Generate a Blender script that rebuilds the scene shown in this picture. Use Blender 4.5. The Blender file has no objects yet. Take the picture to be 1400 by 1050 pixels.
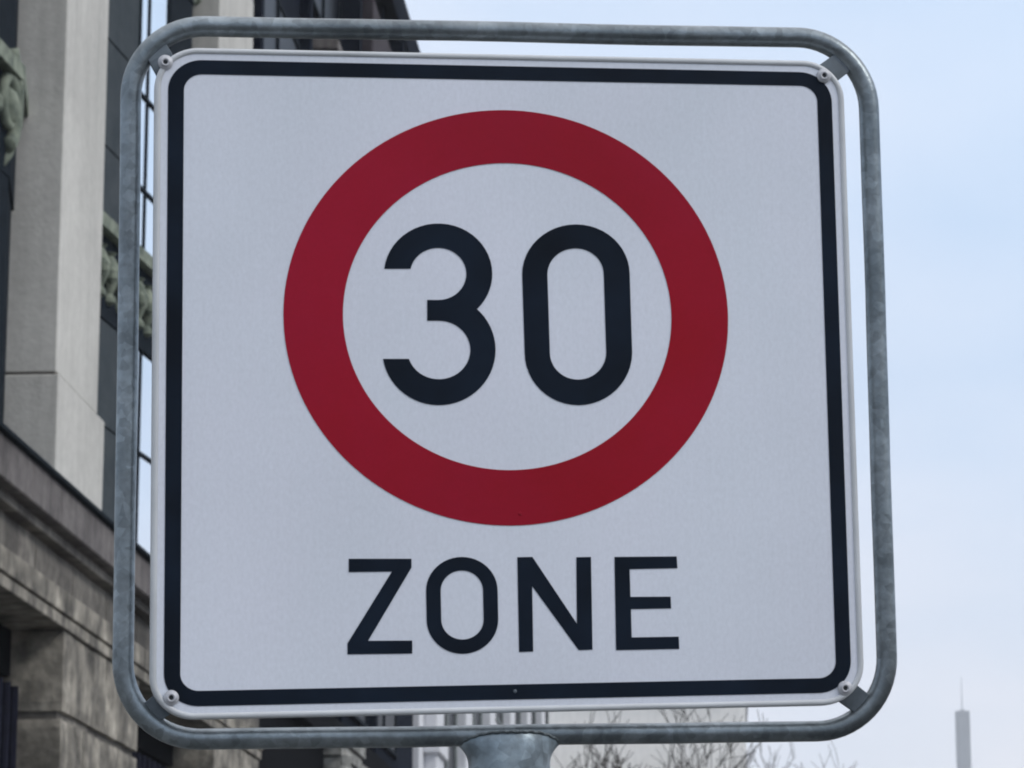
import bpy, bmesh, math, random
from mathutils import Vector, Matrix, noise
from mathutils.geometry import tessellate_polygon
R = math.radians
sc = bpy.context.scene
COL = sc.collection
random.seed(7)

# ------------------------------------------------------------------ materials
def mat(name, base, rough=.6, metal=0., var=.0, vscale=4., col2=None, bump=0., bscale=40., spec=.5,
        streak=False, fine=0., fscale=60., stretch=(1,1,1), coat=0.):
    m = bpy.data.materials.new(name); m.use_nodes = True
    nt = m.node_tree; N = nt.nodes; L = nt.links
    b = N['Principled BSDF']
    b.inputs['Roughness'].default_value = rough; b.inputs['Metallic'].default_value = metal
    b.inputs['Specular IOR Level'].default_value = spec
    b.inputs['Coat Weight'].default_value = coat
    b.inputs['Coat Roughness'].default_value = .12
    b.inputs['Base Color'].default_value = (*base, 1)
    tc = N.new('ShaderNodeTexCoord'); mp = N.new('ShaderNodeMapping')
    mp.inputs['Scale'].default_value = stretch
    L.new(tc.outputs['Object'], mp.inputs['Vector'])
    vec = mp.outputs['Vector']
    if var or col2:
        n1 = N.new('ShaderNodeTexNoise'); n1.inputs['Scale'].default_value = vscale; n1.inputs['Detail'].default_value = 6
        n1.inputs['Roughness'].default_value = .6
        L.new(vec, n1.inputs['Vector'])
        r = N.new('ShaderNodeValToRGB'); r.color_ramp.elements[0].position = .32; r.color_ramp.elements[1].position = .68
        c2 = col2 or tuple(min(1, c*(1+var)) for c in base)
        c1 = base if col2 else tuple(c*(1-var) for c in base)
        r.color_ramp.elements[0].color = (*c1, 1); r.color_ramp.elements[1].color = (*c2, 1)
        L.new(n1.outputs['Fac'], r.inputs['Fac']); out = r.outputs['Color']
        if fine:
            n2 = N.new('ShaderNodeTexNoise'); n2.inputs['Scale'].default_value = fscale; n2.inputs['Detail'].default_value = 4
            L.new(vec, n2.inputs['Vector'])
            mr = N.new('ShaderNodeMapRange'); mr.inputs['From Min'].default_value = .3; mr.inputs['From Max'].default_value = .7
            mr.inputs['To Min'].default_value = 1-fine; mr.inputs['To Max'].default_value = 1+fine
            L.new(n2.outputs['Fac'], mr.inputs['Value'])
            mx = N.new('ShaderNodeVectorMath'); mx.operation = 'MULTIPLY'
            L.new(out, mx.inputs[0]); L.new(mr.outputs['Result'], mx.inputs[1]); out = mx.outputs[0]
        if streak:
            m3 = N.new('ShaderNodeMapping'); m3.inputs['Scale'].default_value = (3.0, 3.0, .18)
            L.new(tc.outputs['Object'], m3.inputs['Vector'])
            n3 = N.new('ShaderNodeTexNoise'); n3.inputs['Scale'].default_value = 2.2; n3.inputs['Detail'].default_value = 5
            L.new(m3.outputs['Vector'], n3.inputs['Vector'])
            mr = N.new('ShaderNodeMapRange'); mr.inputs['From Min'].default_value = .45; mr.inputs['From Max'].default_value = .75
            mr.inputs['To Min'].default_value = 1.; mr.inputs['To Max'].default_value = .55 if streak is True else streak
            L.new(n3.outputs['Fac'], mr.inputs['Value'])
            mx = N.new('ShaderNodeVectorMath'); mx.operation = 'MULTIPLY'
            L.new(out, mx.inputs[0]); L.new(mr.outputs['Result'], mx.inputs[1]); out = mx.outputs[0]
        L.new(out, b.inputs['Base Color'])
    if bump:
        nb = N.new('ShaderNodeTexNoise'); nb.inputs['Scale'].default_value = bscale; nb.inputs['Detail'].default_value = 6
        L.new(vec, nb.inputs['Vector'])
        bp = N.new('ShaderNodeBump'); bp.inputs['Strength'].default_value = bump; bp.inputs['Distance'].default_value = .02
        L.new(nb.outputs['Fac'], bp.inputs['Height']); L.new(bp.outputs['Normal'], b.inputs['Normal'])
    return m

M = {}
M['sheet'] = mat('retroreflective white sheeting', (.590,.635,.700), .38, var=.0, vscale=2.6, col2=(.635,.655,.735), fine=.035, fscale=260, spec=.45, stretch=(1,1,.55))
M['rim'] = mat('aluminium rim', (.47,.49,.51), .5, .1, var=.12, vscale=9)
M['plateback'] = mat('aluminium plate back', (.33,.34,.36), .5, .6, var=.1, vscale=12)
M['black'] = mat('black sign film', (.0038,.0080,.016), .5, var=.15, vscale=5, spec=.12)
M['red'] = mat('red sign film', (.270,.0025,.012), .45, var=0, col2=(.290,.005,.026), vscale=3, fine=.04, fscale=240, spec=.15)
M['galv'] = mat('galvanised steel', (.115,.138,.153), .38, .8, col2=(.185,.212,.230), vscale=14, fine=.12, fscale=110, bump=.06, bscale=60, spec=.5)
M['galvpost'] = mat('galvanised post steel', (.13,.17,.20), .42, .35, col2=(.26,.31,.345), vscale=13, fine=.16, fscale=60, bump=.08, bscale=60, spec=.5)
M['weld'] = mat('weld bead', (.10,.12,.13), .6, .3, var=.3, vscale=60, bump=.5, bscale=120)
M['bracket'] = mat('dull steel bracket', (.085,.105,.125), .55, .3, var=.25, vscale=40)
M['bolt'] = mat('zinc bolt', (.40,.41,.44), .55, .25, var=.2, vscale=120)
M['socket'] = mat('dark screw socket', (.015,.018,.022), .6)
M['lime'] = mat('pale limestone', (.455,.445,.415), .85, var=0, col2=(.53,.52,.485), vscale=1.1, fine=.07, fscale=9, streak=.86, bump=.25, bscale=25)
M['limegrey'] = mat('weathered corbel stone', (.07,.09,.07), .85, col2=(.24,.27,.21), vscale=5, bump=.4, bscale=12)
M['stone'] = mat('weathered sandstone blocks', (.105,.096,.080), .92, col2=(.31,.285,.24), vscale=1.5, fine=.5, fscale=4, streak=.78, bump=.9, bscale=9)
M['frieze'] = mat('sooty sandstone', (.065,.058,.053), .92, col2=(.20,.185,.16), vscale=.9, fine=.28, fscale=6, streak=.75, bump=.7, bscale=10)
M['cornice'] = mat('brown grey cornice stone', (.085,.074,.074), .9, col2=(.17,.155,.148), vscale=1.6, fine=.2, fscale=8, streak=.55, bump=.5, bscale=12)
M['capstone'] = mat('grey capital stone', (.10,.10,.095), .9, col2=(.30,.30,.28), vscale=2.5, bump=.4, bscale=10, fine=.3, fscale=5)
M['metal'] = mat('blue grey window metal', (.028,.038,.046), .75, .0, col2=(.052,.062,.068), spec=.12, vscale=1.5, fine=.1, fscale=10)
M['mullion'] = mat('dark window bar', (.010,.015,.021), .9, 0., var=.2, vscale=6, spec=.06)
M['glass'] = mat('sky mirroring glazing', (.90,.93,.96), .04, 1.0, var=.03, vscale=.5)
M['darkglass'] = mat('dark window pane', (.006,.008,.013), .4, .0, var=.2, vscale=.6, spec=.1)
M['void'] = mat('dark recess', (.003,.0035,.005), .95, var=.2, vscale=1, spec=.05)  # near-black: shade of the openings is put into the colour
M['slate'] = mat('dark slate cladding', (.006,.009,.016), 1., col2=(.011,.015,.025), vscale=.6, fine=.2, fscale=4, spec=.04)
M['slatebrown'] = mat('brown window band', (.055,.048,.055), .8, var=.35, vscale=1.2, spec=.05)
M['ironblue'] = mat('blue black iron bars', (.008,.009,.019), .7, .0, var=.3, spec=.1, vscale=8)
M['render'] = mat('pale rendered wall', (.83,.81,.77), .9, col2=(.88,.865,.83), vscale=.35, fine=.04, fscale=3, streak=.9)
M['white'] = mat('white painted pilaster', (.62,.63,.66), .8, var=.06, vscale=.8, streak=.85)
M['greypane'] = mat('grey window lining', (.16,.18,.18), .6, var=.3, vscale=1.3)
M['roof'] = mat('grey roof tile', (.10,.09,.085), .9, var=.3, vscale=2)
M['bark'] = mat('grey brown bark', (.035,.031,.027), .95, var=.4, vscale=9, bump=.6, bscale=25)
M['asphalt'] = mat('asphalt', (.045,.046,.048), .9, var=.2, vscale=.6, fine=.15, fscale=60, bump=.4, bscale=90)
M['paving'] = mat('concrete paving', (.12,.12,.115), .9, var=.15, vscale=1.5, fine=.1, fscale=30, bump=.3, bscale=50)
M['kerbm'] = mat('granite kerb', (.26,.26,.255), .85, var=.2, vscale=14)
M['earth'] = mat('city ground', (.09,.09,.085), .95, var=.25, vscale=.02)
M['paint'] = mat('white road paint', (.7,.7,.68), .7, var=.1, vscale=4)
M['tower'] = mat('tower concrete', (.29,.31,.325), .9, var=.12, vscale=.1)
M['towerglass'] = mat('tower glazing strip', (.345,.365,.385), .5, var=.1, vscale=.15)
M['antenna'] = mat('antenna mast paint', (.5,.52,.55), .6, var=.1, vscale=.2)

# vertical micro rows of the retroreflective film: a fine, faint modulation of the sheet itself
def micro(m, sx, amt):
    nt = m.node_tree; N = nt.nodes; L = nt.links; b = N['Principled BSDF']
    src = b.inputs['Base Color'].links[0].from_socket
    tc = N.new('ShaderNodeTexCoord'); w = N.new('ShaderNodeTexWave'); w.wave_type = 'BANDS'; w.bands_direction = 'X'
    w.inputs['Scale'].default_value = sx; w.inputs['Distortion'].default_value = .6; w.inputs['Detail'].default_value = 1
    L.new(tc.outputs['Object'], w.inputs['Vector'])
    mr = N.new('ShaderNodeMapRange'); mr.inputs['To Min'].default_value = 1-amt; mr.inputs['To Max'].default_value = 1+amt
    L.new(w.outputs['Fac'], mr.inputs['Value'])
    mx = N.new('ShaderNodeVectorMath'); mx.operation = 'MULTIPLY'
    L.new(src, mx.inputs[0]); L.new(mr.outputs['Result'], mx.inputs[1]); L.new(mx.outputs[0], b.inputs['Base Color'])
micro(M['sheet'], 22, .004)
def patch(m, scale, lo, hi, off):
    nt = m.node_tree; N = nt.nodes; L = nt.links; b = N['Principled BSDF']
    src = b.inputs['Base Color'].links[0].from_socket
    tc = N.new('ShaderNodeTexCoord'); mp = N.new('ShaderNodeMapping'); mp.inputs['Location'].default_value = off
    n = N.new('ShaderNodeTexNoise'); n.inputs['Scale'].default_value = scale; n.inputs['Detail'].default_value = 3
    L.new(tc.outputs['Object'], mp.inputs['Vector']); L.new(mp.outputs[0], n.inputs['Vector'])
    mr = N.new('ShaderNodeMapRange'); mr.inputs['From Min'].default_value = .35; mr.inputs['From Max'].default_value = .65
    mr.inputs['To Min'].default_value = lo; mr.inputs['To Max'].default_value = hi; L.new(n.outputs['Fac'], mr.inputs['Value'])
    mx = N.new('ShaderNodeVectorMath'); mx.operation = 'MULTIPLY'
    L.new(src, mx.inputs[0]); L.new(mr.outputs['Result'], mx.inputs[1]); L.new(mx.outputs[0], b.inputs['Base Color'])
patch(M['galv'], 2.3, .8, 1.45, (.3,0,.1)); patch(M['sheet'], 2.1, .95, 1.04, (.4,0,.2)); patch(M['red'], 2.6, .93, 1.08, (.1,0,.2)); patch(M['black'], 9, .8, 1.5, (0,0,0))
def cells(m, scale, lo, hi):
    # crystalline blotches: each cell its own tone
    nt = m.node_tree; N = nt.nodes; L = nt.links; b = N['Principled BSDF']
    src = b.inputs['Base Color'].links[0].from_socket
    tc = N.new('ShaderNodeTexCoord'); v = N.new('ShaderNodeTexVoronoi'); v.inputs['Scale'].default_value = scale; v.inputs['Randomness'].default_value = 1
    L.new(tc.outputs['Object'], v.inputs['Vector'])
    sp = N.new('ShaderNodeSeparateXYZ'); L.new(v.outputs['Color'], sp.inputs[0])
    mr = N.new('ShaderNodeMapRange'); mr.inputs['To Min'].default_value = lo; mr.inputs['To Max'].default_value = hi; L.new(sp.outputs['X'], mr.inputs['Value'])
    mx = N.new('ShaderNodeVectorMath'); mx.operation = 'MULTIPLY'
    L.new(src, mx.inputs[0]); L.new(mr.outputs['Result'], mx.inputs[1]); L.new(mx.outputs[0], b.inputs['Base Color'])
cells(M['galv'], 95, .84, 1.2); cells(M['galvpost'], 75, .8, 1.25); cells(M['sheet'], 330, .985, 1.015)
patch(M['galvpost'], 22, .55, 1.3, (0,0,0))
patch(M['stone'], 1.6, .5, 1.4, (0,0,0)); patch(M['frieze'], .7, .6, 1.5, (2,0,0)); patch(M['lime'], .45, .9, 1.08, (0,0,0))

# ------------------------------------------------------------------ mesh helpers
def link(name, bm, m, parent=None, smooth=False, bevel=0., loc=None):
    bmesh.ops.recalc_face_normals(bm, faces=bm.faces)
    me = bpy.data.meshes.new(name); bm.to_mesh(me); bm.free()
    if smooth:
        for p in me.polygons: p.use_smooth = True
    o = bpy.data.objects.new(name, me); COL.objects.link(o)
    me.materials.append(M[m] if isinstance(m, str) else m)
    if parent: o.parent = parent
    if loc: o.location = loc
    if bevel:
        md = o.modifiers.new('bevel', 'BEVEL'); md.width = bevel; md.segments = 2; md.limit_method = 'ANGLE'
    return o
def tag(o, label=None, cat=None, group=None, kind=None):
    if label: o['label'] = label
    if cat: o['category'] = cat
    if group: o['group'] = group
    if kind: o['kind'] = kind
    return o
def empty(name, loc=(0,0,0), rot=(0,0,0)):
    o = bpy.data.objects.new(name, None); COL.objects.link(o); o.location = loc; o.rotation_euler = rot
    o.empty_display_size = .2
    return o
def box(bm, x0, x1, y0, y1, z0, z1):
    r = bmesh.ops.create_cube(bm, size=1)
    for v in r['verts']:
        v.co = Vector(((x0+x1)/2+v.co.x*(x1-x0), (y0+y1)/2+v.co.y*(y1-y0), (z0+z1)/2+v.co.z*(z1-z0)))
    return r['verts']
def rough_box(bm, x0, x1, y0, y1, z0, z1, amp=.02, step=.12, seed=0., sc_=2.2):
    """a quarry-faced block: subdivided box whose skin is pushed in and out"""
    t = bmesh.new()
    def face(o, a, b, na, nb):
        g = [[t.verts.new(o+a*i/na+b*j/nb) for j in range(nb+1)] for i in range(na+1)]
        for i in range(na):
            for j in range(nb): t.faces.new((g[i][j], g[i+1][j], g[i+1][j+1], g[i][j+1]))
    X, Y, Z = Vector((x1-x0,0,0)), Vector((0,y1-y0,0)), Vector((0,0,z1-z0)); O = Vector((x0,y0,z0))
    nx, ny, nz = (max(2, int(abs(d)/step)) for d in (x1-x0, y1-y0, z1-z0))
    face(O, X, Y, nx, ny); face(O+Z, X, Y, nx, ny); face(O, X, Z, nx, nz); face(O+Y, X, Z, nx, nz)
    face(O, Y, Z, ny, nz); face(O+X, Y, Z, ny, nz)
    bmesh.ops.remove_doubles(t, verts=t.verts, dist=1e-4)
    c = O+(X+Y+Z)/2
    for v in t.verts:
        n = noise.noise_vector(v.co*sc_+Vector((seed,seed*1.7,0)))
        n2 = noise.noise_vector(v.co*sc_*3.1+Vector((seed,0,seed)))
        e = min(min(abs(v.co.x-x0),abs(v.co.x-x1))+min(abs(v.co.y-y0),abs(v.co.y-y1)),
                min(abs(v.co.y-y0),abs(v.co.y-y1))+min(abs(v.co.z-z0),abs(v.co.z-z1)),
                min(abs(v.co.x-x0),abs(v.co.x-x1))+min(abs(v.co.z-z0),abs(v.co.z-z1)))
        k = min(1, e/.08)
        v.co += (n+n2*.5)*amp*(.25+.75*k)
        if k < .5: v.co += (c-v.co).normalized()*.018*(1-k)
    me = bpy.data.meshes.new('t'); t.to_mesh(me); t.free(); bm.from_mesh(me); bpy.data.meshes.remove(me)
def tube(bm, pts, r, seg=12, closed=False, r2=None, cap=True):
    P = [Vector(p) for p in pts]; n = len(P); rings = []
    prev = None
    for i, p in enumerate(P):
        if closed: d = (P[(i+1)%n]-P[i-1]).normalized()
        else: d = (P[min(i+1,n-1)]-P[max(i-1,0)]).normalized()
        if prev is None:
            a = d.orthogonal().normalized()
        else:
            a = (prev-d*prev.dot(d)).normalized()
        prev = a; b = d.cross(a)
        rr = r if r2 is None else r+(r2-r)*i/(n-1)
        rings.append([bm.verts.new(p+(a*math.cos(2*math.pi*k/seg)+b*math.sin(2*math.pi*k/seg))*rr) for k in range(seg)])
    for i in range(n if closed else n-1):
        A, B = rings[i], rings[(i+1)%n]
        for k in range(seg): bm.faces.new((A[k], A[(k+1)%seg], B[(k+1)%seg], B[k]))
    if not closed and cap:
        bm.faces.new(rings[0]); bm.faces.new(rings[-1][::-1])
def cyl(bm, c, axis, r, h, seg=24, r2=None):
    axis = Vector(axis).normalized()
    tube(bm, [Vector(c), Vector(c)+axis*h], r, seg, r2=r2)
def lathe(bm, prof, cx=0, cy=0, seg=16):
    rings = [[bm.verts.new((cx+r*math.cos(2*math.pi*k/seg), cy+r*math.sin(2*math.pi*k/seg), z)) for k in range(seg)] for r, z in prof]
    for A, B in zip(rings, rings[1:]):
        for k in range(seg): bm.faces.new((A[k], A[(k+1)%seg], B[(k+1)%seg], B[k]))
    bm.faces.new(rings[0][::-1]); bm.faces.new(rings[-1])

# ------------------------------------------------------------------ camera
PITCH = math.atan(945/4280)
cd = bpy.data.cameras.new('camera'); cam = bpy.data.objects.new('camera', cd); COL.objects.link(cam)
cam.location = (0, 0, 1.6); cam.rotation_euler = (math.pi/2+PITCH, 0, 0)
cd.sensor_width = 36; cd.lens = 4280/1400*36; cd.clip_start = .05; cd.clip_end = 6000
cd.dof.use_dof = True; cd.dof.focus_distance = 3.66; cd.dof.aperture_fstop = 26
sc.camera = cam

# ------------------------------------------------------------------ the sign
# face(u, v): design square of 0.84 m -> the plate, which is a little lower than wide and slightly out of true
H = ((.9998024,.00393942,.0023962),(.00373009,.93569214,.00234516),(.01310366,.01363279,1.))
def face(u, v, n=0.):
    w = H[2][0]*u+H[2][1]*v+1
    return Vector(((H[0][0]*u+H[0][1]*v+H[0][2])/w, -n, (H[1][0]*u+H[1][1]*v+H[1][2])/w))
YAW, TIP, LEAN = .153427282, .0785277325, -.0301784863
rotm = Matrix.Rotation(YAW,3,'Z') @ Matrix.Rotation(TIP,3,'X') @ Matrix.Rotation(LEAN,3,'Y')
T = Vector((-.00354085,3.61598616,2.40480568))
PX, PY = -.0037, .027                                   # post axis in sign coordinates
axis = rotm @ Vector((0,0,1)); off = rotm @ Vector((PX, PY, 0))
hgt = (T+off).z/axis.z                                   # length down to the pavement
base = T+off-axis*hgt
sign = empty('traffic_sign', base); sign.rotation_euler = rotm.to_euler()
tag(sign, 'white square 30 ZONE speed sign in rounded galvanised tube frame on grey post', 'traffic sign')
LO = Vector((-PX, -PY, hgt))                             # sign coordinates -> root coordinates
def S(p): return Vector(p)+LO

def rrect(h, r, n=14):
    pts = []
    for cx, cy, a0 in ((h-r,h-r,0),(-h+r,h-r,90),(-h+r,-h+r,180),(h-r,-h+r,270)):
        for i in range(n+1):
            a = R(a0+90*i/n); pts.append((cx+r*math.cos(a), cy+r*math.sin(a)))
    return pts
def loop_verts(bm, pts, n): return [bm.verts.new(S(face(u,v,n))) for u,v in pts]
def bridge(bm, A, B):
    for i in range(len(A)):
        j = (i+1)%len(A); bm.faces.new((A[i],A[j],B[j],B[i]))
def ring_solid(name, outer, inner, n0, n1, m, parent):
    bm = bmesh.new()
    ot, it = loop_verts(bm, outer, n1), loop_verts(bm, inner, n1)
    ob, ib = loop_verts(bm, outer, n0), loop_verts(bm, inner, n0)
    bridge(bm, ot, it); bridge(bm, ob, ot); bridge(bm, it, ib); bridge(bm, ib, ob)
    return link(name, bm, m, parent)
def solid(name, outer, n0, n1, m, parent):
    bm = bmesh.new()
    t, b = loop_verts(bm, outer, n1), loop_verts(bm, outer, n0)
    bridge(bm, b, t)
    for tri in tessellate_polygon([[Vector((u,v,0)) for u, v in outer]]):
        bm.faces.new([t[i] for i in tri]); bm.faces.new([b[i] for i in reversed(tri)])
    return link(name, bm, m, parent)
plate = solid('sign_plate', rrect(.4185,.0505), -.002, 0., 'sheet', sign)
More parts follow.
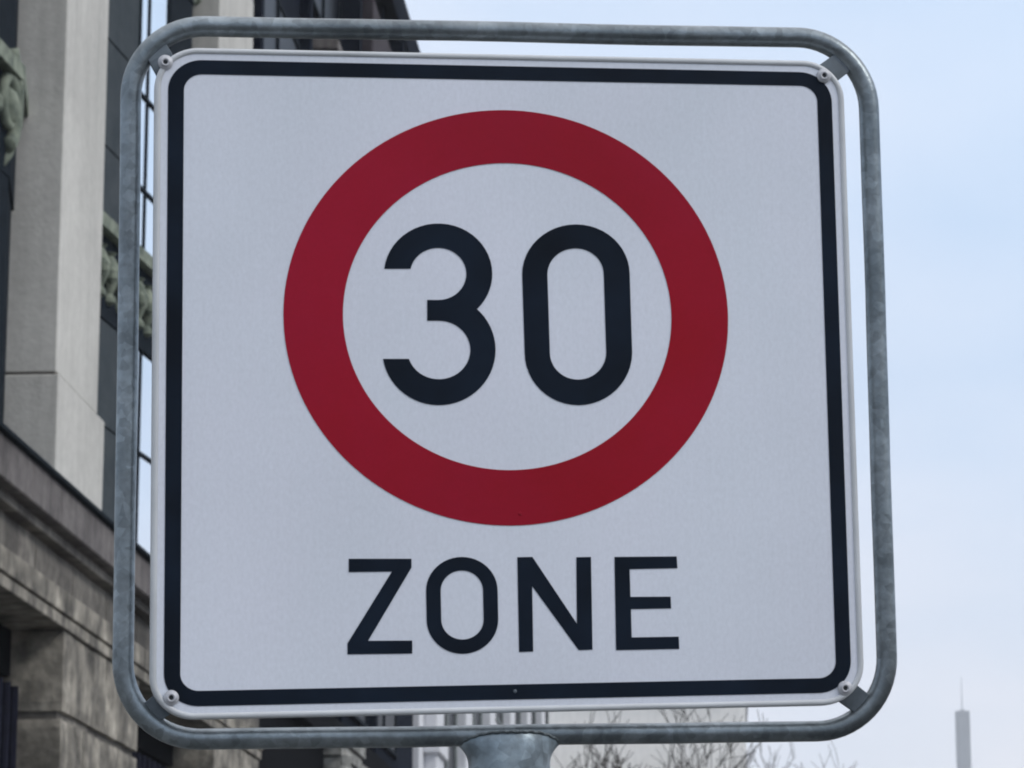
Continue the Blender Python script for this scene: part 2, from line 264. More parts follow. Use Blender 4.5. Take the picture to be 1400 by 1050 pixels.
# folded edge: a shallow rounded bead and a flange going back
bm = bmesh.new()
prof = [(.4125,.0002),(.4135,.0014),(.4155,.0021),(.4180,.0019),(.4197,.0006),(.4200,-.002),(.4200,-.0135),(.4185,-.0140),(.4180,-.0020),(.4125,-.0016)]
rings = [loop_verts(bm, rrect(h, h-.368), n) for h, n in prof]
for a, b in zip(rings, rings[1:]+rings[:1]): bridge(bm, a, b)
link('plate_rim', bm, 'rim', plate, smooth=True)
ring_solid('border', rrect(.4042,.0400), rrect(.3857,.0215), 0.0002, .0006, 'black', plate)
def circ(r, cx=-.0015, cy=.0788, n=160): return [(cx+r*math.cos(2*math.pi*i/n), cy+r*math.sin(2*math.pi*i/n)) for i in range(n)]
ring_solid('red_ring', circ(.2672), circ(.1974), .0002, .0006, 'red', plate)
GLY = {"3":[[[-0.14975,0.13769],[-0.14836,0.14579],[-0.14596,0.15367],[-0.1426,0.1612],[-0.13833,0.16826],[-0.13321,0.17474],[-0.12733,0.18054],[-0.12077,0.18556],[-0.11364,0.18972],[-0.10605,0.19295],[-0.09813,0.19519],[-0.09001,0.19642],[-0.0818,0.1966],[-0.07365,0.19574],[-0.06569,0.19384],[-0.05805,0.19094],[-0.05085,0.18708],[-0.0442,0.18233],[-0.03822,0.17676],[-0.03301,0.17046],[-0.02864,0.16353],[-0.0252,0.15609],[-0.02272,0.14826],[-0.02126,0.14016],[-0.02084,0.13192],[-0.02111,0.12665],[-0.02182,0.1214],[-0.02294,0.11623],[-0.02447,0.11116],[-0.0264,0.10623],[-0.02873,0.10146],[-0.03142,0.0969],[-0.03447,0.09257],[-0.03786,0.08849],[-0.04156,0.0847],[-0.04079,0.08759],[-0.03565,0.08236],[-0.03108,0.07658],[-0.02714,0.07031],[-0.02386,0.06364],[-0.02129,0.05663],[-0.01945,0.04937],[-0.01837,0.04193],[-0.01805,0.03442],[-0.01851,0.0269],[-0.01972,0.01948],[-0.02169,0.01222],[-0.02438,0.00522],[-0.02776,-0.00144],[-0.0318,-0.00769],[-0.03644,-0.01347],[-0.04164,-0.0187],[-0.04733,-0.02332],[-0.05345,-0.02729],[-0.05993,-0.03056],[-0.06669,-0.0331],[-0.07366,-0.03487],[-0.08076,-0.03587],[-0.08791,-0.03607],[-0.09503,-0.03548],[-0.10204,-0.03411],[-0.10886,-0.03196],[-0.11541,-0.02908],[-0.12163,-0.02548],[-0.12744,-0.02121],[-0.13278,-0.01631],[-0.13759,-0.01085],[-0.14181,-0.00489],[-0.1454,0.00152],[-0.14832,0.0083],[-0.15053,0.01537],[-0.15201,0.02266],[-0.12131,0.02269],[-0.11931,0.01763],[-0.11658,0.01293],[-0.11319,0.00868],[-0.10922,0.00498],[-0.10473,0.0019],[-0.09984,-0.00049],[-0.09465,-0.00214],[-0.08926,-0.00301],[-0.08378,-0.00308],[-0.07835,-0.00236],[-0.07307,-0.00086],[-0.06806,0.0014],[-0.06342,0.00436],[-0.05926,0.00797],[-0.05567,0.01214],[-0.05271,0.01678],[-0.05047,0.0218],[-0.04898,0.02709],[-0.04828,0.03253],[-0.04839,0.03801],[-0.0493,0.04341],[-0.05099,0.04861],[-0.05344,0.0535],[-0.05658,0.05797],[-0.06034,0.06193],[-0.06466,0.06528],[-0.06942,0.06797],[-0.07454,0.06992],[-0.07989,0.0711],[-0.08536,0.07148],[-0.09929,0.07143],[-0.09908,0.09813],[-0.086,0.09801],[-0.08061,0.09847],[-0.07535,0.09978],[-0.07035,0.10192],[-0.06574,0.10482],[-0.06165,0.10842],[-0.05818,0.11262],[-0.05542,0.1173],[-0.05344,0.12237],[-0.0523,0.12767],[-0.05203,0.13307],[-0.05263,0.13843],[-0.05409,0.14362],[-0.05637,0.14849],[-0.05942,0.15292],[-0.06314,0.15679],[-0.06746,0.16],[-0.07224,0.16248],[-0.07737,0.16415],[-0.08272,0.16497],[-0.08814,0.16492],[-0.0935,0.164],[-0.09865,0.16224],[-0.10346,0.15968],[-0.10781,0.1564],[-0.11158,0.15247],[-0.11468,0.148],[-0.11703,0.14311],[-0.11856,0.13792]]],"0":[[[0.01512,0.1318],[0.01579,0.14023],[0.01756,0.14854],[0.02041,0.15658],[0.02428,0.16421],[0.02911,0.1713],[0.03482,0.17774],[0.04132,0.1834],[0.04849,0.1882],[0.05622,0.19204],[0.06436,0.19486],[0.07279,0.19661],[0.08136,0.19726],[0.08992,0.19679],[0.09831,0.19521],[0.1064,0.19255],[0.11405,0.18885],[0.12112,0.18418],[0.12749,0.17861],[0.13305,0.17225],[0.1377,0.16519],[0.14136,0.15758],[0.14398,0.14953],[0.14549,0.14119],[0.14589,0.1327],[0.1469,0.03116],[0.14616,0.02229],[0.14431,0.01358],[0.1414,0.00517],[0.13746,-0.00278],[0.13256,-0.01014],[0.12681,-0.01679],[0.12028,-0.02261],[0.1131,-0.0275],[0.1054,-0.03139],[0.09729,-0.03421],[0.08893,-0.03591],[0.08045,-0.03647],[0.072,-0.03588],[0.06371,-0.03414],[0.05574,-0.0313],[0.04821,-0.02739],[0.04126,-0.02249],[0.03499,-0.01668],[0.02951,-0.01006],[0.02493,-0.00273],[0.0213,0.00517],[0.0187,0.01352],[0.01717,0.02217],[0.01674,0.03098]],[[0.04565,0.13201],[0.046,0.13639],[0.04694,0.14071],[0.04844,0.14488],[0.05047,0.14884],[0.05301,0.15252],[0.05601,0.15586],[0.05942,0.15879],[0.06318,0.16127],[0.06723,0.16325],[0.0715,0.16471],[0.07591,0.16561],[0.08039,0.16593],[0.08486,0.16569],[0.08925,0.16486],[0.09348,0.16348],[0.09748,0.16156],[0.10117,0.15914],[0.1045,0.15625],[0.10741,0.15296],[0.10984,0.14931],[0.11176,0.14536],[0.11312,0.1412],[0.11392,0.13688],[0.11414,0.13248],[0.1153,0.03112],[0.11492,0.02657],[0.11396,0.02209],[0.11245,0.01778],[0.11039,0.01369],[0.10784,0.0099],[0.10484,0.00648],[0.10143,0.00348],[0.09767,0.00095],[0.09364,-0.00105],[0.08939,-0.00251],[0.08501,-0.0034],[0.08056,-0.00369],[0.07613,-0.00339],[0.07178,-0.00251],[0.06759,-0.00105],[0.06364,0.00096],[0.05998,0.00348],[0.05669,0.00648],[0.05381,0.00989],[0.05141,0.01366],[0.0495,0.01773],[0.04814,0.02203],[0.04734,0.02649],[0.04712,0.03102]]],"Z":[[[-0.19315,-0.22743],[-0.12013,-0.22837],[-0.12021,-0.23938],[-0.17117,-0.32873],[-0.11994,-0.32935],[-0.12006,-0.34538],[-0.19508,-0.3449],[-0.19503,-0.33148],[-0.14311,-0.24393],[-0.19321,-0.24388]]],"O":[[[-0.10336,-0.26842],[-0.10296,-0.26294],[-0.10185,-0.25756],[-0.10005,-0.25237],[-0.09758,-0.24747],[-0.0945,-0.24293],[-0.09084,-0.23883],[-0.08668,-0.23525],[-0.08209,-0.23224],[-0.07713,-0.22986],[-0.07191,-0.22815],[-0.0665,-0.22714],[-0.061,-0.22685],[-0.0555,-0.22728],[-0.0501,-0.22843],[-0.0449,-0.23027],[-0.03997,-0.23279],[-0.03541,-0.23592],[-0.0313,-0.23963],[-0.02771,-0.24383],[-0.02469,-0.24848],[-0.02231,-0.25347],[-0.02059,-0.25873],[-0.01958,-0.26416],[-0.01929,-0.26968],[-0.01903,-0.30534],[-0.01946,-0.31087],[-0.0206,-0.31628],[-0.02244,-0.32149],[-0.02493,-0.32641],[-0.02804,-0.33095],[-0.03172,-0.33504],[-0.03589,-0.33861],[-0.0405,-0.34159],[-0.04545,-0.34393],[-0.05066,-0.34561],[-0.05605,-0.34658],[-0.06152,-0.34683],[-0.06698,-0.34637],[-0.07234,-0.34519],[-0.0775,-0.34332],[-0.08239,-0.34079],[-0.0869,-0.33765],[-0.09098,-0.33394],[-0.09455,-0.32973],[-0.09754,-0.3251],[-0.09992,-0.32011],[-0.10163,-0.31486],[-0.10265,-0.30943],[-0.10297,-0.30392]],[[-0.08624,-0.26868],[-0.086,-0.26538],[-0.08534,-0.26215],[-0.08427,-0.25904],[-0.08281,-0.2561],[-0.08098,-0.25338],[-0.07882,-0.25092],[-0.07635,-0.24877],[-0.07363,-0.24697],[-0.0707,-0.24555],[-0.06761,-0.24452],[-0.06442,-0.24392],[-0.06117,-0.24375],[-0.05792,-0.24401],[-0.05473,-0.2447],[-0.05166,-0.24581],[-0.04875,-0.24731],[-0.04606,-0.24919],[-0.04363,-0.25141],[-0.04151,-0.25393],[-0.03973,-0.25672],[-0.03832,-0.25971],[-0.03731,-0.26286],[-0.03671,-0.26612],[-0.03653,-0.26942],[-0.03625,-0.30505],[-0.0365,-0.30825],[-0.03717,-0.31139],[-0.03825,-0.31442],[-0.03972,-0.31727],[-0.04155,-0.31991],[-0.04372,-0.32228],[-0.04619,-0.32435],[-0.04891,-0.32608],[-0.05183,-0.32745],[-0.05492,-0.32842],[-0.05811,-0.32899],[-0.06134,-0.32914],[-0.06458,-0.32887],[-0.06775,-0.32818],[-0.0708,-0.3271],[-0.07369,-0.32563],[-0.07637,-0.3238],[-0.07878,-0.32165],[-0.0809,-0.31921],[-0.08267,-0.31651],[-0.08407,-0.31362],[-0.08509,-0.31056],[-0.08569,-0.30741],[-0.08587,-0.30421]]],"N":[[[0.00446,-0.22801],[0.02244,-0.22791],[0.07395,-0.3118],[0.07472,-0.2289],[0.09222,-0.22879],[0.09204,-0.3446],[0.07557,-0.34494],[0.02161,-0.26443],[0.0217,-0.34553],[0.00505,-0.34586]]],"E":[[[0.1204,-0.22915],[0.19536,-0.22945],[0.19597,-0.24429],[0.1383,-0.24483],[0.13855,-0.27958],[0.18696,-0.28],[0.18726,-0.29476],[0.13887,-0.29496],[0.13911,-0.3302],[0.19559,-0.33025],[0.19587,-0.3456],[0.12006,-0.34579]]]}
for ch in '30ZONE':
    nm = 'numeral' if ch in '30' else 'letter'
    lp = GLY[ch]
    o = ring_solid(nm, lp[0], lp[1], .0002, .0006, 'black', plate) if len(lp) == 2 else solid(nm, lp[0], .0002, .0006, 'black', plate)
# two small blind rivets through the face
for u, v, m in ((-.0003,-.3942,'bracket'),(.0085,-.1735,'red')):
    bm = bmesh.new(); p = S(face(u,v,.0004))
    cyl(bm, p, (0,-1,0), .0024, .0012, 16, r2=.0013); link('rivet', bm, m, plate, smooth=False)
# tube frame, 27 mm, rounded corners, behind the plate
tl, tr, br, bl = Vector((-.4418,0,.4262)), Vector((.4578,0,.4276)), Vector((.4560,0,-.4190)), Vector((-.4542,0,-.4184))
def corner(p, a, b, r=.088, n=14):
    da, db = (a-p).normalized(), (b-p).normalized()
    th = math.acos(max(-1,min(1,da.dot(db)))); d = r/math.tan(th/2); c = p+(da+db).normalized()*(r/math.sin(th/2))
    s, e = p+da*d-c, p+db*d-c; out = []
    for i in range(n+1):
        t = i/n; tot = s.angle(e)
        out.append(c+(s*math.sin((1-t)*tot)+e*math.sin(t*tot))/math.sin(tot))
    return out
cor = [(tl,bl,tr),(tr,tl,br),(br,tr,bl),(bl,br,tl)]
path = []
for i, (p, a, b) in enumerate(cor):
    seg_ = corner(p, a, b)
    if path:
        q = path[-1]; path += [q.lerp(seg_[0], k/12) for k in range(1,12)]
    path += seg_
q = path[-1]; path += [q.lerp(path[0], k/12) for k in range(1,12)]
TY = .025
bm = bmesh.new(); tube(bm, [S((p.x, TY, p.z)) for p in path], .01235, 24, closed=True)
# hand-bent tube: it is never perfectly even
for v in bm.verts: v.co += noise.noise_vector(v.co*9)*.0009
frame = link('frame_tube', bm, 'galv', sign, smooth=True)
# post with a saddle weld
bm = bmesh.new()
topz = hgt-.4155
rings = []
def zt(c): return topz-.0130*abs(c)**5
for z_ in (-.25, .02, topz*.5, topz-.040):
    rings.append([bm.verts.new((.048*math.cos(2*math.pi*k/64), .048*math.sin(2*math.pi*k/64), z_)) for k in range(64)])
for i in range(1, 13):
    t = i/12; fl = .0145*t**2.4; ring = []
    for k in range(64):
        c, s_ = math.cos(2*math.pi*k/64), math.sin(2*math.pi*k/64)
        ring.append(bm.verts.new(((.048+fl*abs(c)**3)*c, (.048-.004*t**6)*s_*(1-.35*t**3*abs(c)**2), (topz-.04)+(zt(c)-(topz-.04))*t)))
    rings.append(ring)
ring = [bm.verts.new((v.co.x*.93, v.co.y*.88, v.co.z+.0018)) for v in rings[-1]]; rings.append(ring)
for A, B in zip(rings, rings[1:]):
    for k in range(64): bm.faces.new((A[k],A[(k+1)%64],B[(k+1)%64],B[k]))
bm.faces.new(rings[-1]); bm.faces.new(rings[0][::-1])
post = link('post', bm, 'galvpost', sign, smooth=True)
bm = bmesh.new()
pts = []
for i in range(49):
    a = math.pi*(1+i/48); c = math.cos(a); x = (.0475+.0140*abs(c)**3)*c; y = .0462*math.sin(a)*(1-.3*abs(c)**2)
    pts.append((x, y, zt(c)+.0006*math.sin(i*1.7)))
tube(bm, pts, .0017, 8); link('weld_seam', bm, 'weld', post, smooth=True)
# corner brackets: flat bar from the tube to the back of the plate, screwed through the face
scr = {'tr':(.3946,.3737),'bl':(-.3990,-.3711),'br':(.3966,-.3696),'tl':(-.4035,.3752)}
mid = {k: corner(*c)[7] for k, c in zip(('tl','tr','br','bl'), cor)}
for k in ('tl','tr','br','bl'):
    u, v = scr[k]; a = Vector((u,0,v)); b = Vector((mid[k].x,0,mid[k].z)); d = (b-a).normalized(); w = Vector((-d.z,0,d.x))*.0145
    bm = bmesh.new(); a0 = a-d*.03
    pr = [(a0-w, a0+w), (a+d*.012-w, a+d*.012+w), (b-w*.95, b+w*.95)]
    ys = [.0155, .0165, .021]
    F_, B_ = [], []
    for (p, q_), y in zip(pr, ys):
        F_.append([bm.verts.new(S((p.x,y-.002,p.z))), bm.verts.new(S((q_.x,y-.002,q_.z)))])
        B_.append([bm.verts.new(S((p.x,y+.003,p.z))), bm.verts.new(S((q_.x,y+.003,q_.z)))])
    for i in range(2):
        bm.faces.new((F_[i][0],F_[i][1],F_[i+1][1],F_[i+1][0])); bm.faces.new((B_[i][0],B_[i][1],B_[i+1][1],B_[i+1][0]))
        bm.faces.new((F_[i][0],F_[i+1][0],B_[i+1][0],B_[i][0])); bm.faces.new((F_[i][1],F_[i+1][1],B_[i+1][1],B_[i][1]))
    bm.faces.new((F_[0][0],F_[0][1],B_[0][1],B_[0][0])); bm.faces.new((F_[2][0],F_[2][1],B_[2][1],B_[2][0]))
    br_ = link('bracket', bm, 'bracket', sign, bevel=.0008)
    bm = bmesh.new(); c = S((u,0,v))
    # washer and pan head around a dark socket, as one lathe about the face normal
    prof = [(.0088,.0007),(.0088,.0022),(.0080,.0028),(.0062,.0030),(.0060,.0036),(.0046,.0046),(.0030,.0046),(.0027,.0022)]
    rs = [[bm.verts.new(c+Vector((r_*math.cos(2*math.pi*i/28), -n_, r_*math.sin(2*math.pi*i/28)))) for i in range(28)] for r_, n_ in prof]
    for A, B in zip(rs, rs[1:]): bridge(bm, A, B)
    bo = link('bolt', bm, 'bolt', br_, smooth=True)
    bm = bmesh.new(); cyl(bm, c+Vector((0,-.0012,0)), (0,-1,0), .0029, .0012, 6)
    bm2 = bm; cyl(bm2, c+Vector((0,.0150,0)), (0,-1,0), .0028, .0145, 10)
    link('bolt_socket', bm2, 'socket', br_)

# ------------------------------------------------------------------ facade frame of reference
FA = R(3.92)
SD = Vector((math.sin(FA), math.cos(FA), 0)); ND = Vector((math.cos(FA), -math.sin(FA), 0))
def W(n, s, z=0): p = ND*n+SD*s; return (p.x, p.y, z)
def root(name, n, s, **k):
    o = empty(name, W(n,s), (0,0,-FA)); return tag(o, **k)
def bx(name, parent, m, *args, bevel=0., smooth=False):
    bm = bmesh.new()
    for a in args: box(bm, *a)
    return link(name, bm, m, parent, bevel=bevel)

# ---------------- building 1: limestone over a sandstone ground floor (local y = s-21.9, x = depth from pier fronts)
S1 = 21.9
b1 = root('stone_building', -7, S1, label='near office building with pale limestone piers above a dark weathered sandstone ground floor', cat='building')
def Y(s): return s-S1
E1 = 44.8
# back walls (set behind glazing) and roof
bx('wall', b1, 'lime', (-12,-1.15,0,Y(E1),0,23.4))
bx('roof', b1, 'roof', (-12.4,.55,-.3,Y(E1)+.0,23.9,24.6))
bx('eaves_cornice', b1, 'lime', (-1.14,.4,0,Y(E1),23.402,23.898))
for s0 in (21.9, 31.8, 41.7):
    wdt = 2.2 if s0 < 41 else 3.1
    pb = bmesh.new(); j = .016
    z = 8.83; 
    hs = [17.5, 23.4]
    for z1 in hs:
        box(pb, -1.148, 0, Y(s0), Y(s0)+wdt, z+j, z1); z = z1
    pr_ = link('pier', pb, 'lime', b1, bevel=.012)
    pb = bmesh.new(); box(pb, -1.148, .035, Y(s0)-.02, Y(s0)+wdt+.26, 7.2, 8.815)
    link('pier_plinth', pb, 'lime', pr_, bevel=.015)
    pb = bmesh.new(); box(pb, -1.0, -.02, Y(s0)+.03, Y(s0)+wdt-.03, 8.7, 23.3); link('mortar', pb, 'cornice', pr_)
# bays of glazing between the piers: a shallow canted bay, widest a little left of its middle
for s0, s1 in ((24.1,31.8),(34.0,41.7)):
    y0, y1 = Y(s0), Y(s1); ya_, yc, yt = y0+2.2, y0+3.9, y0+6.5; dp = -.12 if s0 < 30 else 0.
    def cx(y):
        if y <= ya_: return -.60
        if y <= yt: return -.60+(y-ya_)*(.093+dp/4.3)
        return -.20+dp-(y-yt)*(.29+dp/1.2)
    def cbox(bm, ya, yb, z0, z1, d0, d1):
        for v in box(bm, d0, d1, ya, yb, z0, z1): v.co.x += cx(v.co.y)
    def cb(name, parent, m, *args, bevel=0.):
        bm = bmesh.new()
        for a_ in args: cbox(bm, *a_)
        return link(name, bm, m, parent, bevel=bevel)
    for z0, z1 in ((7.9,10.62),(11.85,15.95),(17.2,21.2)):
        g2 = cb('window', b1, 'glass', (y0,ya_,z0,z1,-.03,0))
        cb('window_frame', g2, 'mullion', (y0+.001,y0+.17,z0,z1,.001,.05))
        g = cb('window', b1, 'glass', (yc+.05,yt-.002,z0,z1,-.03,0))
        tr = (9.3,) if z0 < 8 else (12.72,13.95) if z0 < 12 else (18.6,20.)
        fr = [(yc+.051,yc+.10,z0,z1,.001,.05), (yc+.57,yc+.61,z0,z1,.001,.02), (yt-1.1,yt,z0,z1,.001,.03)]
        for zz in tr: fr.append((yc+.08,yt-1.0,zz-.022,zz+.022,.002,.028))
        fr.append((yc+.08,yt-1.0,z0+.001,z0+.07,.0015,.026))
        cb('window_frame', g, 'mullion', *fr)
        cb('bay_return', b1, 'mullion', (yt+.001,y1,z0,z1,-.03,.01))
    fr = []; zz = 7.9
    for z1 in (9.3,10.6,11.6,12.78,14.16,15.6,17.0,18.4,19.8,21.2):
        fr.append((ya_+.01,yc+.04,zz+.025,z1,-.02,.03)); zz = z1
    cb('metal_panel', b1, 'metal', *fr, bevel=.006)
    cb('panel_backing', b1, 'mullion', (ya_+.005,yc+.03,7.9,21.2,-.4,.012))
    for zs in (10.6, 15.95):
        sp = cb('spandrel', b1, 'mullion', (y0,ya_,zs+.021,zs+1.229,-.4,.04), (ya_+.001,yt,zs+.021,zs+1.229,-.4,.04), (yt+.001,y1,zs+.021,zs+1.229,-.4,.04))
        cb('ledge', sp, 'limegrey', (y0+.002,ya_,zs+1.06,zs+1.2295,-.3,.16), (ya_,yt,zs+1.06,zs+1.2295,-.3,.16), (yt,y1-.002,zs+1.06,zs+1.2295,-.3,.16))
        bm = bmesh.new(); y = y0+.35
        while y < y1-(2.2 if s0 < 30 else .2):
            c_ = cx(y)+.04
            lathe(bm, [(.05,zs+.22),(.10,zs+.25),(.10,zs+.30),(.06,zs+.36),(.13,zs+.52),(.15,zs+.64),(.09,zs+.78),(.055,zs+.84),(.10,zs+.88)], c_, y, 12)
            lathe(bm, [(.02,zs+.44),(.07,zs+.50),(.07,zs+.60),(.02,zs+.66)], c_+.12, y+.21, 10)
            y += .42
        link('baluster_row', bm, 'limegrey', sp)
# scrolled stone console hanging at the near edge of the picture
bm = bmesh.new()
pts = []
for i in range(40):
    t = i/39; a = R(-80+t*430); r_ = .36-.22*t
    pts.append((-.27+.02*math.sin(t*9), Y(30.35)+r_*math.cos(a)*.75, 11.32+r_*math.sin(a)*1.15))
tube(bm, pts, .085, 10, r2=.045)
tube(bm, [(-.28,Y(30.42),11.95),(-.24,Y(30.6),11.6),(-.24,Y(30.62),11.2),(-.29,Y(30.5),10.85),(-.34,Y(30.4),10.7)], .09, 10, r2=.05)
lathe(bm, [(.03,11.08),(.12,11.18),(.14,11.32),(.10,11.46),(.03,11.52)], -.28, Y(30.35), 12)
link('scroll_ornament', bm, 'limegrey', b1, smooth=True)
# cornice above the ground floor
bm = bmesh.new(); y = 0
cz0, cz1 = 7.09, 7.50
while y < Y(E1)+1.9:
    w_ = 1.32; box(bm, -.8, .25, y+.008, min(y+w_, Y(E1)+2), cz0, cz1); y += w_
link('cornice', bm, 'cornice', b1, bevel=.02)
bx('cornice_shadow_strip', b1, 'mullion', (-.8,.31,0,Y(E1)+1.9,cz1+.004,cz1+.045))  # dark strip standing for the shadow gap along the cornice top
bx('cornice_bed', b1, 'frieze', (-.8,.12,0,Y(E1)+1.9,6.98,cz0-.003), bevel=.015)
bm = bmesh.new(); y = 0; k = 0
while y < Y(E1)+1.9:
    w_ = 1.85; rough_box(bm, -.9, .0, y+.01, min(y+w_, Y(E1)+1.9), 6.615, 6.976, .012, .15, k*1.3); y += w_; k += 1
link('frieze', bm, 'frieze', b1)
bx('moulding', b1, 'stone', (-.9,.055,0,Y(E1)+1.9,6.36,6.60), (-.9,.03,0,Y(E1)+1.9,6.22,6.345), bevel=.012)
# ground floor piers of rough blocks
for s0 in (22.7, 32.6, 42.5):
    s1 = s0+4.35; s1 = min(s1, E1+1.9); z = 6.215; k = 0
    bm = bmesh.new()
    while z > .2:
        z0 = max(0, z-.86)
        if k % 2 == 0:
            cuts = [s0, s0+2.35, s1]
        else:
            cuts = [s0, s0+1.2, s0+3.2, s1]
        for a, b in zip(cuts, cuts[1:]):
            if b-a > .2: rough_box(bm, -.75, 0, Y(a)+.006, Y(b)-.006, z0, z, .026, .10 if z > 4 else .3, s0+k*3.1+a, 2.6)
        z = z0-.075; k += 1
    link('rusticated_pier', bm, 'stone', b1)
    bx('joint_core', b1, 'frieze', (-.72,-.055,Y(s0)+.05,Y(s1)-.05,0,6.2))
for s0, s1 in ((27.05,32.6),(36.95,42.5)):
    bx('recess', b1, 'void', (-1.1,-1.05,Y(s0),Y(s1),0,6.21))  # near-black sheet stands for the unlit depth behind the bars
    bx('opening_head', b1, 'void', (-1.04,-.56,Y(s0)+.01,Y(s1)-.01,5.72,6.212))  # soffit shade painted as a near-black block
    bm = bmesh.new(); y = Y(s0)+.08
    while y < Y(s1)-.05:
        cyl(bm, (-.50,y,.25), (0,0,1), .05, 5.36, 8); y += .36
    for zz in (.4, 2.6): box(bm, -.58, -.47, Y(s0)+.02, Y(s1)-.02, zz, zz+.06)
    link('window_grille', bm, 'ironblue', b1)

# ---------------- building 2: tall dark clad block
S2, E2 = 46.75, 74.2
b2 = root('dark_building', -7, S2, label='tall blue black building with straight roof edge behind the limestone piers', cat='building')
Y2 = lambda s: s-S2
bx('wall', b2, 'slate', (-14,-.45,0,Y2(E2),0,24.4))
bx('roof_fascia', b2, 'slate', (-14,0,-1.8,Y2(E2),24.404,25.3), bevel=.03)
bx('corner_wall', b2, 'slate', (-14,-.35,-1.85,-.004,0.02,24.4))
s = 47.4; i = 0
while s < E2-5:
    for z0, z1 in ((8.6,11.4),(12.6,15.4),(16.6,19.4),(20.9,23.6)):
        w_ = bx('window', b2, 'darkglass', (-.46,-.42,Y2(s)+.3,Y2(s)+5.1,z0,z1))
        bx('window_frame', w_, 'mullion', (-.449,-.38,Y2(s)+.2,Y2(s)+.3,z0-.1,z1+.1), (-.449,-.38,Y2(s)+5.1,Y2(s)+5.2,z0-.1,z1+.1), (-.449,-.38,Y2(s)+2.66,Y2(s)+2.74,z0,z1), (-.447,-.39,Y2(s)+.25,Y2(s)+5.15,z1-.02,z1+.06), (-.447,-.36,Y2(s)+.25,Y2(s)+5.15,z0-.06,z0+.02))
    bx('fin', b2, 'slate', (-.449,-.25,Y2(s)-.15,Y2(s)+.15,7.9,24.4), bevel=.02)
    s += 5.8; i += 1
bx('ledge', b2, 'cornice', (-.449,.05,Y2(54.6),Y2(59.4),20.05,20.28), bevel=.03)
bx('attic_band', b2, 'slatebrown', (-.449,-.03,Y2(60.9),Y2(65.6),21.9,23.3), bevel=.03)
for s0 in (58.4, 66.6): bx('attic_rib', b2, 'slate', (-.449,.0,Y2(s0),Y2(s0+.33),20.4,24.3))
bx('shopfront', b2, 'void', (-.449,-.2,Y2(47),Y2(E2)-.1,.2,7.4))
bx('canopy', b2, 'void', (-.448,.0,Y2(47),Y2(E2)-.1,7.404,7.88))
for s0 in (55.5, 66.0):
    bm = bmesh.new(); y = Y2(s0)
    rough_box(bm, -.3, .02, y+.4, y+3.2, 0, 6.7, .02, .25, s0)
    # flared capital
    for k in range(4):
        e = .1*k; box(bm, -.25, .03+.05*k, y+.4-e, y+3.2+e, 6.72+k*.24, 6.92+k*.24)
    for yy in (y+.5, y+3.1):
        lathe(bm, [(.02,6.5),(.14,6.6),(.2,6.8),(.14,7.0),(.2,7.2),(.05,7.3)], .12, yy, 12)
    link('stone_pier', bm, 'capstone', b2)

# ---------------- building 3: white pilasters
S3, E3 = 74.35, 124.
b3 = root('white_pilaster_building', -7, S3, label='building with a row of white pilasters between the dark building and the pale house', cat='building')
Y3 = lambda s: s-S3
bx('wall', b3, 'white', (-12,-.32,0,Y3(E3)-.6,0,16.6))
bx('roof', b3, 'roof', (-12.3,.3,-.0,Y3(E3)+.3,16.9,17.4))
bx('cornice', b3, 'white', (-.318,.25,0,Y3(E3),16.604,16.896))
s = 75.6
while s < E3-2:
    p = bx('pilaster', b3, 'white', (-.318,0,Y3(s),Y3(s)+1.9,0,16.6), bevel=.04)
    bx('capital', p, 'white', (-.317,.10,Y3(s)-.15,Y3(s)+2.05,9.2,9.6), bevel=.04)
    for z0, z1 in ((1,4.2),(5.2,8.6),(9.0,12.2),(12.6,16.2)):
        w_ = bx('window', b3, 'darkglass', (-.33,-.30,Y3(s)+1.95,Y3(s)+8.5,z0,z1))
        bx('window_frame', w_, 'greypane', (-.299,-.24,Y3(s)+8.2,Y3(s)+8.6,z0,z1), (-.299,-.25,Y3(s)+5.6,Y3(s)+5.9,z0,z1), (-.298,-.26,Y3(s)+5.7,Y3(s)+8.3,z0+.01,z0+.12))
    s += 8.7

# ---------------- building 4: pale house closing the street
b4 = root('pale_house', -7.9, 130, label='pale rendered house end closing the street behind the bare tree', cat='house')
bx('wall', b4, 'render', (0,8.7,0,16,0,17.2))
bx('eaves', b4, 'white', (-.05,8.78,-.35,16.3,17.204,17.5), bevel=.03)
bm = bmesh.new()
v = [bm.verts.new(c) for c in ((-.2,-.4,17.504),(8.85,-.4,17.504),(8.85,16.4,17.504),(-.2,16.4,17.504),(4.5,4.5,20.2),(4.5,11.5,20.2))]
for f in ((0,1,4),(1,2,5,4),(2,3,5),(3,0,4,5),(3,2,1,0)): bm.faces.new([v[i] for i in f])
link('roof', bm, 'roof', b4)
bx('string_course', b4, 'white', (-.06,8.76,-.06,-.003,13.2,13.45))
for z0 in (1.2,4.6,7.9,10.6):
    for x0 in (1.1,3.9,6.7):
        w_ = bx('window', b4, 'darkglass', (x0,x0+1.2,-.03,-.004,z0,z0+1.9))
        bx('window_frame', w_, 'white', (x0-.1,x0,-.07,-.003,z0-.1,z0+2.0), (x0+1.2,x0+1.3,-.07,-.003,z0-.1,z0+2.0), (x0+.57,x0+.63,-.06,-.031,z0-.05,z0+1.9), (x0-.05,x0+1.25,-.08,-.002,z0-.12,z0))

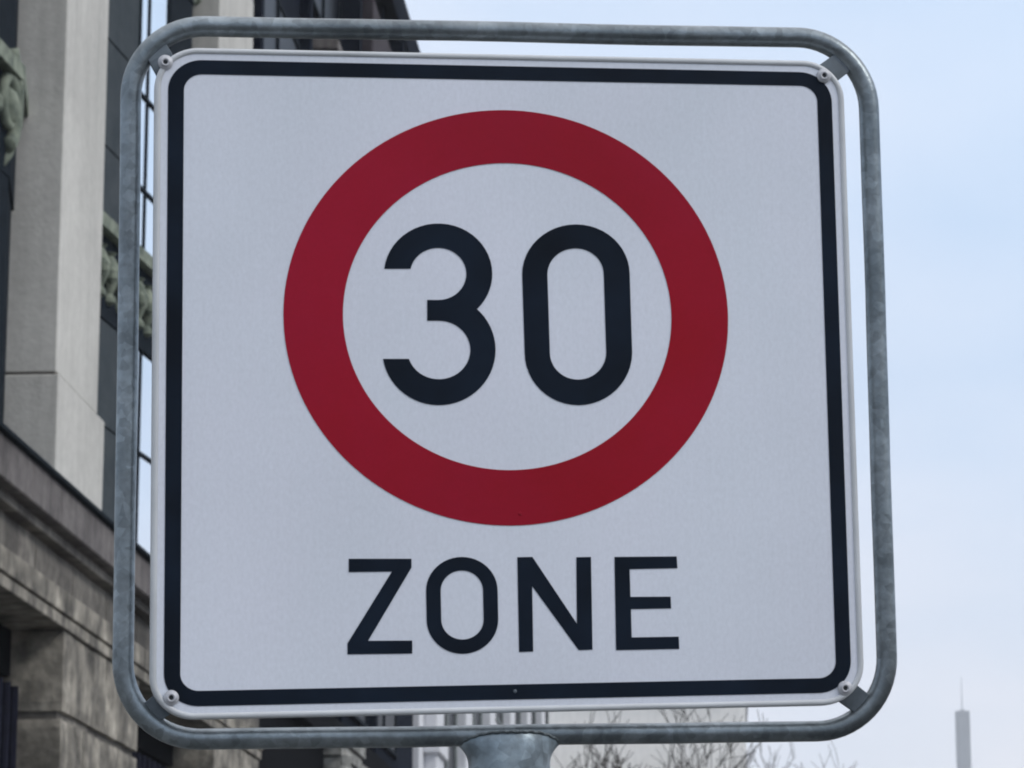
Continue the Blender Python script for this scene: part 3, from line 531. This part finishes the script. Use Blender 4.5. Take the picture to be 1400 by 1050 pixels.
# ---------------- distant tower
tw = root('distant_tower', 89.63, 1200, label='slender grey tower with antenna mast far off at right', cat='tower')
bm = bmesh.new(); hw = 2.62
box(bm, -hw, hw, -hw, hw, 0, 136.9); box(bm, -hw*.3, hw*.3, -hw*.3, hw*.3, 136.904, 137.6)
link('tower_shaft', bm, 'tower', tw, bevel=.15)
bm = bmesh.new()
for x0 in (-1.35,-.35,.75): box(bm, x0, x0+.6, -hw-.12, -hw+.0-.01, 0, 134)
link('window_strip', bm, 'towerglass', tw)
bm = bmesh.new(); tube(bm, [(0,0,137.5),(0,0,143),(0,0,150)], .33, 8, r2=.12)
link('antenna', bm, 'antenna', tw)

# ------------------------------------------------------------------ bare trees
def tree(n, s, height, spread, seed, trunk_r, label, lean=0., splits=4, maxd=6, twig=.006):
    rnd = random.Random(seed)
    rt = empty('bare_tree', W(n, s)); tag(rt, label, 'tree', 'bare street trees')
    tb, cb = bmesh.new(), bmesh.new()
    def grow(p, d, L, r, depth):
        steps = 4; pts = [p]; dd = d.copy()
        for i in range(steps):
            dd = (dd+Vector((rnd.gauss(0,.13),rnd.gauss(0,.13),rnd.gauss(.05,.08)))).normalized()
            pts.append(pts[-1]+dd*L/steps)
        r2 = max(twig*.6, r*.66)
        tube(tb if depth < 2 else cb, pts, r, 7 if depth < 3 else 4, r2=r2, cap=False)
        if depth >= maxd: return
        k = splits if depth == 0 else (3 if rnd.random() < .6 else 2)
        for i in range(k):
            a = rnd.uniform(0, 6.28) if depth else 6.28*i/k+rnd.uniform(-.3,.3)
            tilt = rnd.uniform(.28,.75)*spread
            q = dd.orthogonal().normalized(); q.rotate(Matrix.Rotation(a,3,dd))
            nd = (dd*math.cos(tilt)+q*math.sin(tilt)).normalized(); nd.z += .12; nd.normalize()
            grow(pts[-1] if rnd.random() < .6 else pts[-2], nd, L*rnd.uniform(.62,.86), max(twig, r2*rnd.uniform(.6,.85)), depth+1)
    grow(Vector((0,0,-.1)), Vector((lean,0,1)).normalized(), height*.30, trunk_r, 0)
    mz = max(v.co.z for v in cb.verts); k = height/mz
    for b_ in (tb, cb):
        for v in b_.verts: v.co *= k
    link('trunk', tb, 'bark', rt, smooth=True); link('crown', cb, 'bark', rt, smooth=True)
    return rt
tree(-.55, 60, 9.35, 1.05, 5, .2, 'nearer leafless tree whose dark branches cross the pale house', splits=6, maxd=6, twig=.011)
tree(2.3, 88, 11.7, 1.0, 12, .17, 'farther leafless tree with thin twigs against the sky beside the pale house', splits=7, twig=.012)

# ------------------------------------------------------------------ ground
def sheet(name, n0, n1, s0, s1, z, m):
    bm = bmesh.new(); vs = [bm.verts.new(W(n,s,z)) for n,s in ((n0,s0),(n1,s0),(n1,s1),(n0,s1))]; bm.faces.new(vs)
    return tag(link(name, bm, m), kind='structure')
sheet('ground', -1300, 1300, -1300, 1300, -.14, 'earth')
sheet('road', .95, 9.0, -60, 300, -.136, 'asphalt')
sheet('pavement', -7.0, .8, -60, 129, 0, 'paving')
bm = bmesh.new()
for k in range(-30, 64):
    vs = box(bm, .8, .95, k*2+.004, k*2+1.996, -.2, .004)
    for v in vs:
        v.co = Vector(W(v.co.x, v.co.y, v.co.z))
tag(link('kerb', bm, 'kerbm', bevel=.01), kind='structure')
bm = bmesh.new()
for k in range(0, 40):
    q = [bm.verts.new(W(n,s,-.132)) for n,s in ((4.9,k*6),(5.02,k*6),(5.02,k*6+3),(4.9,k*6+3))]; bm.faces.new(q)
tag(link('road_marking', bm, 'paint'), kind='structure')

# ------------------------------------------------------------------ haze
bm = bmesh.new(); box(bm, -1450, 1450, -1450, 1450, -1.2, 172)
hz = bpy.data.materials.new('haze'); hz.use_nodes = True; nt = hz.node_tree; nt.nodes.clear()
o_ = nt.nodes.new('ShaderNodeOutputMaterial'); pv = nt.nodes.new('ShaderNodeVolumePrincipled')
pv.inputs['Color'].default_value = (.90,.94,1,1); pv.inputs['Density'].default_value = .00035; pv.inputs['Anisotropy'].default_value = .2
nt.links.new(pv.outputs['Volume'], o_.inputs['Volume'])
tag(link('haze', bm, hz), kind='stuff')

# ------------------------------------------------------------------ sky and sun
SUN_EL, SUN_AZ = R(38), R(112)          # azimuth clockwise from +Y
w = bpy.data.worlds.new('World'); sc.world = w; w.use_nodes = True
nt = w.node_tree; N = nt.nodes; L = nt.links; bg = N['Background']
sky = N.new('ShaderNodeTexSky'); sky.sky_type = 'NISHITA'; sky.sun_disc = False
sky.sun_elevation = SUN_EL; sky.sun_rotation = SUN_AZ
sk = N.new('ShaderNodeVectorMath'); sk.operation = 'SCALE'; sk.inputs['Scale'].default_value = 1.
L.new(sky.outputs[0], sk.inputs[0])
tc = N.new('ShaderNodeTexCoord'); sep = N.new('ShaderNodeSeparateXYZ'); L.new(tc.outputs['Generated'], sep.inputs[0])
ramp = N.new('ShaderNodeValToRGB'); L.new(sep.outputs['Z'], ramp.inputs['Fac'])
cr = ramp.color_ramp
K = 10.
def C4(r,g,b): return (r,g,b,1)
cr.elements[0].position = 0.0; cr.elements[0].color = C4(.62,.65,.72)
cr.elements[1].position = 1.0; cr.elements[1].color = C4(1.25,1.28,1.36)
for p, c in ((.10,(.60,.645,.735)),(.19,(.495,.60,.755)),(.27,(.455,.585,.765)),(.33,(.47,.60,.78)),(.55,(.85,.92,1.02))):
    e = cr.elements.new(p); e.color = C4(*c)
ns = N.new('ShaderNodeTexNoise'); ns.inputs['Scale'].default_value = 8.5; ns.inputs['Detail'].default_value = 5; ns.inputs['Roughness'].default_value = .45
mp = N.new('ShaderNodeMapping'); mp.inputs['Scale'].default_value = (1,1,2.6); mp.inputs['Location'].default_value = (.35,.2,.1)
L.new(tc.outputs['Generated'], mp.inputs['Vector']); L.new(mp.outputs[0], ns.inputs['Vector'])
mr = N.new('ShaderNodeMapRange'); mr.inputs['From Min'].default_value = .35; mr.inputs['From Max'].default_value = .68
mr.inputs['To Min'].default_value = 0; mr.inputs['To Max'].default_value = 1
L.new(ns.outputs['Fac'], mr.inputs['Value'])
cl = N.new('ShaderNodeMix'); cl.data_type = 'RGBA'; cl.blend_type = 'MULTIPLY'; cl.inputs['B'].default_value = (1.17,1.09,1.035,1)
L.new(mr.outputs[0], cl.inputs['Factor']); L.new(ramp.outputs[0], cl.inputs['A'])
dt = N.new('ShaderNodeVectorMath'); dt.operation = 'DOT_PRODUCT'; dt.inputs[1].default_value = Vector((-.10,.94,.27)).normalized()
nz = N.new('ShaderNodeVectorMath'); nz.operation = 'NORMALIZE'; L.new(tc.outputs['Generated'], nz.inputs[0]); L.new(nz.outputs[0], dt.inputs[0])
m2 = N.new('ShaderNodeMapRange'); m2.interpolation_type = 'SMOOTHSTEP'; m2.inputs['From Min'].default_value = .955; m2.inputs['From Max'].default_value = .998
m2.inputs['To Min'].default_value = 0.; m2.inputs['To Max'].default_value = 1.; L.new(dt.outputs['Value'], m2.inputs['Value'])
c2 = N.new('ShaderNodeMix'); c2.data_type = 'RGBA'; c2.blend_type = 'MULTIPLY'; c2.inputs['B'].default_value = (1.13,1.05,1.0,1)
L.new(m2.outputs[0], c2.inputs['Factor']); L.new(cl.outputs['Result'], c2.inputs['A']); cl = c2
# cloud layer radiance is given for exposure 0; divide by the background strength
up = N.new('ShaderNodeVectorMath'); up.operation = 'SCALE'; up.inputs['Scale'].default_value = K
L.new(cl.outputs['Result'], up.inputs[0])
mix = N.new('ShaderNodeMix'); mix.data_type = 'RGBA'; mix.inputs['Factor'].default_value = .9
L.new(sk.outputs[0], mix.inputs['A']); L.new(up.outputs[0], mix.inputs['B'])
L.new(mix.outputs['Result'], bg.inputs['Color']); bg.inputs['Strength'].default_value = 1/K

sd = bpy.data.lights.new('sun', 'SUN'); sd.energy = 1.0; sd.angle = R(14); sd.color = (1,.96,.90)
so = bpy.data.objects.new('sun', sd); COL.objects.link(so)
dv = Vector((math.sin(SUN_AZ)*math.cos(SUN_EL), math.cos(SUN_AZ)*math.cos(SUN_EL), math.sin(SUN_EL)))
so.rotation_euler = dv.to_track_quat('Z','Y').to_euler(); so.location = (8,-6,12)

sc.view_settings.view_transform = 'Standard'; sc.view_settings.look = 'None'
sc.view_settings.exposure = .46; sc.view_settings.gamma = 1
sc.cycles.volume_bounces = 0
sc.cycles.filter_width = 2.0
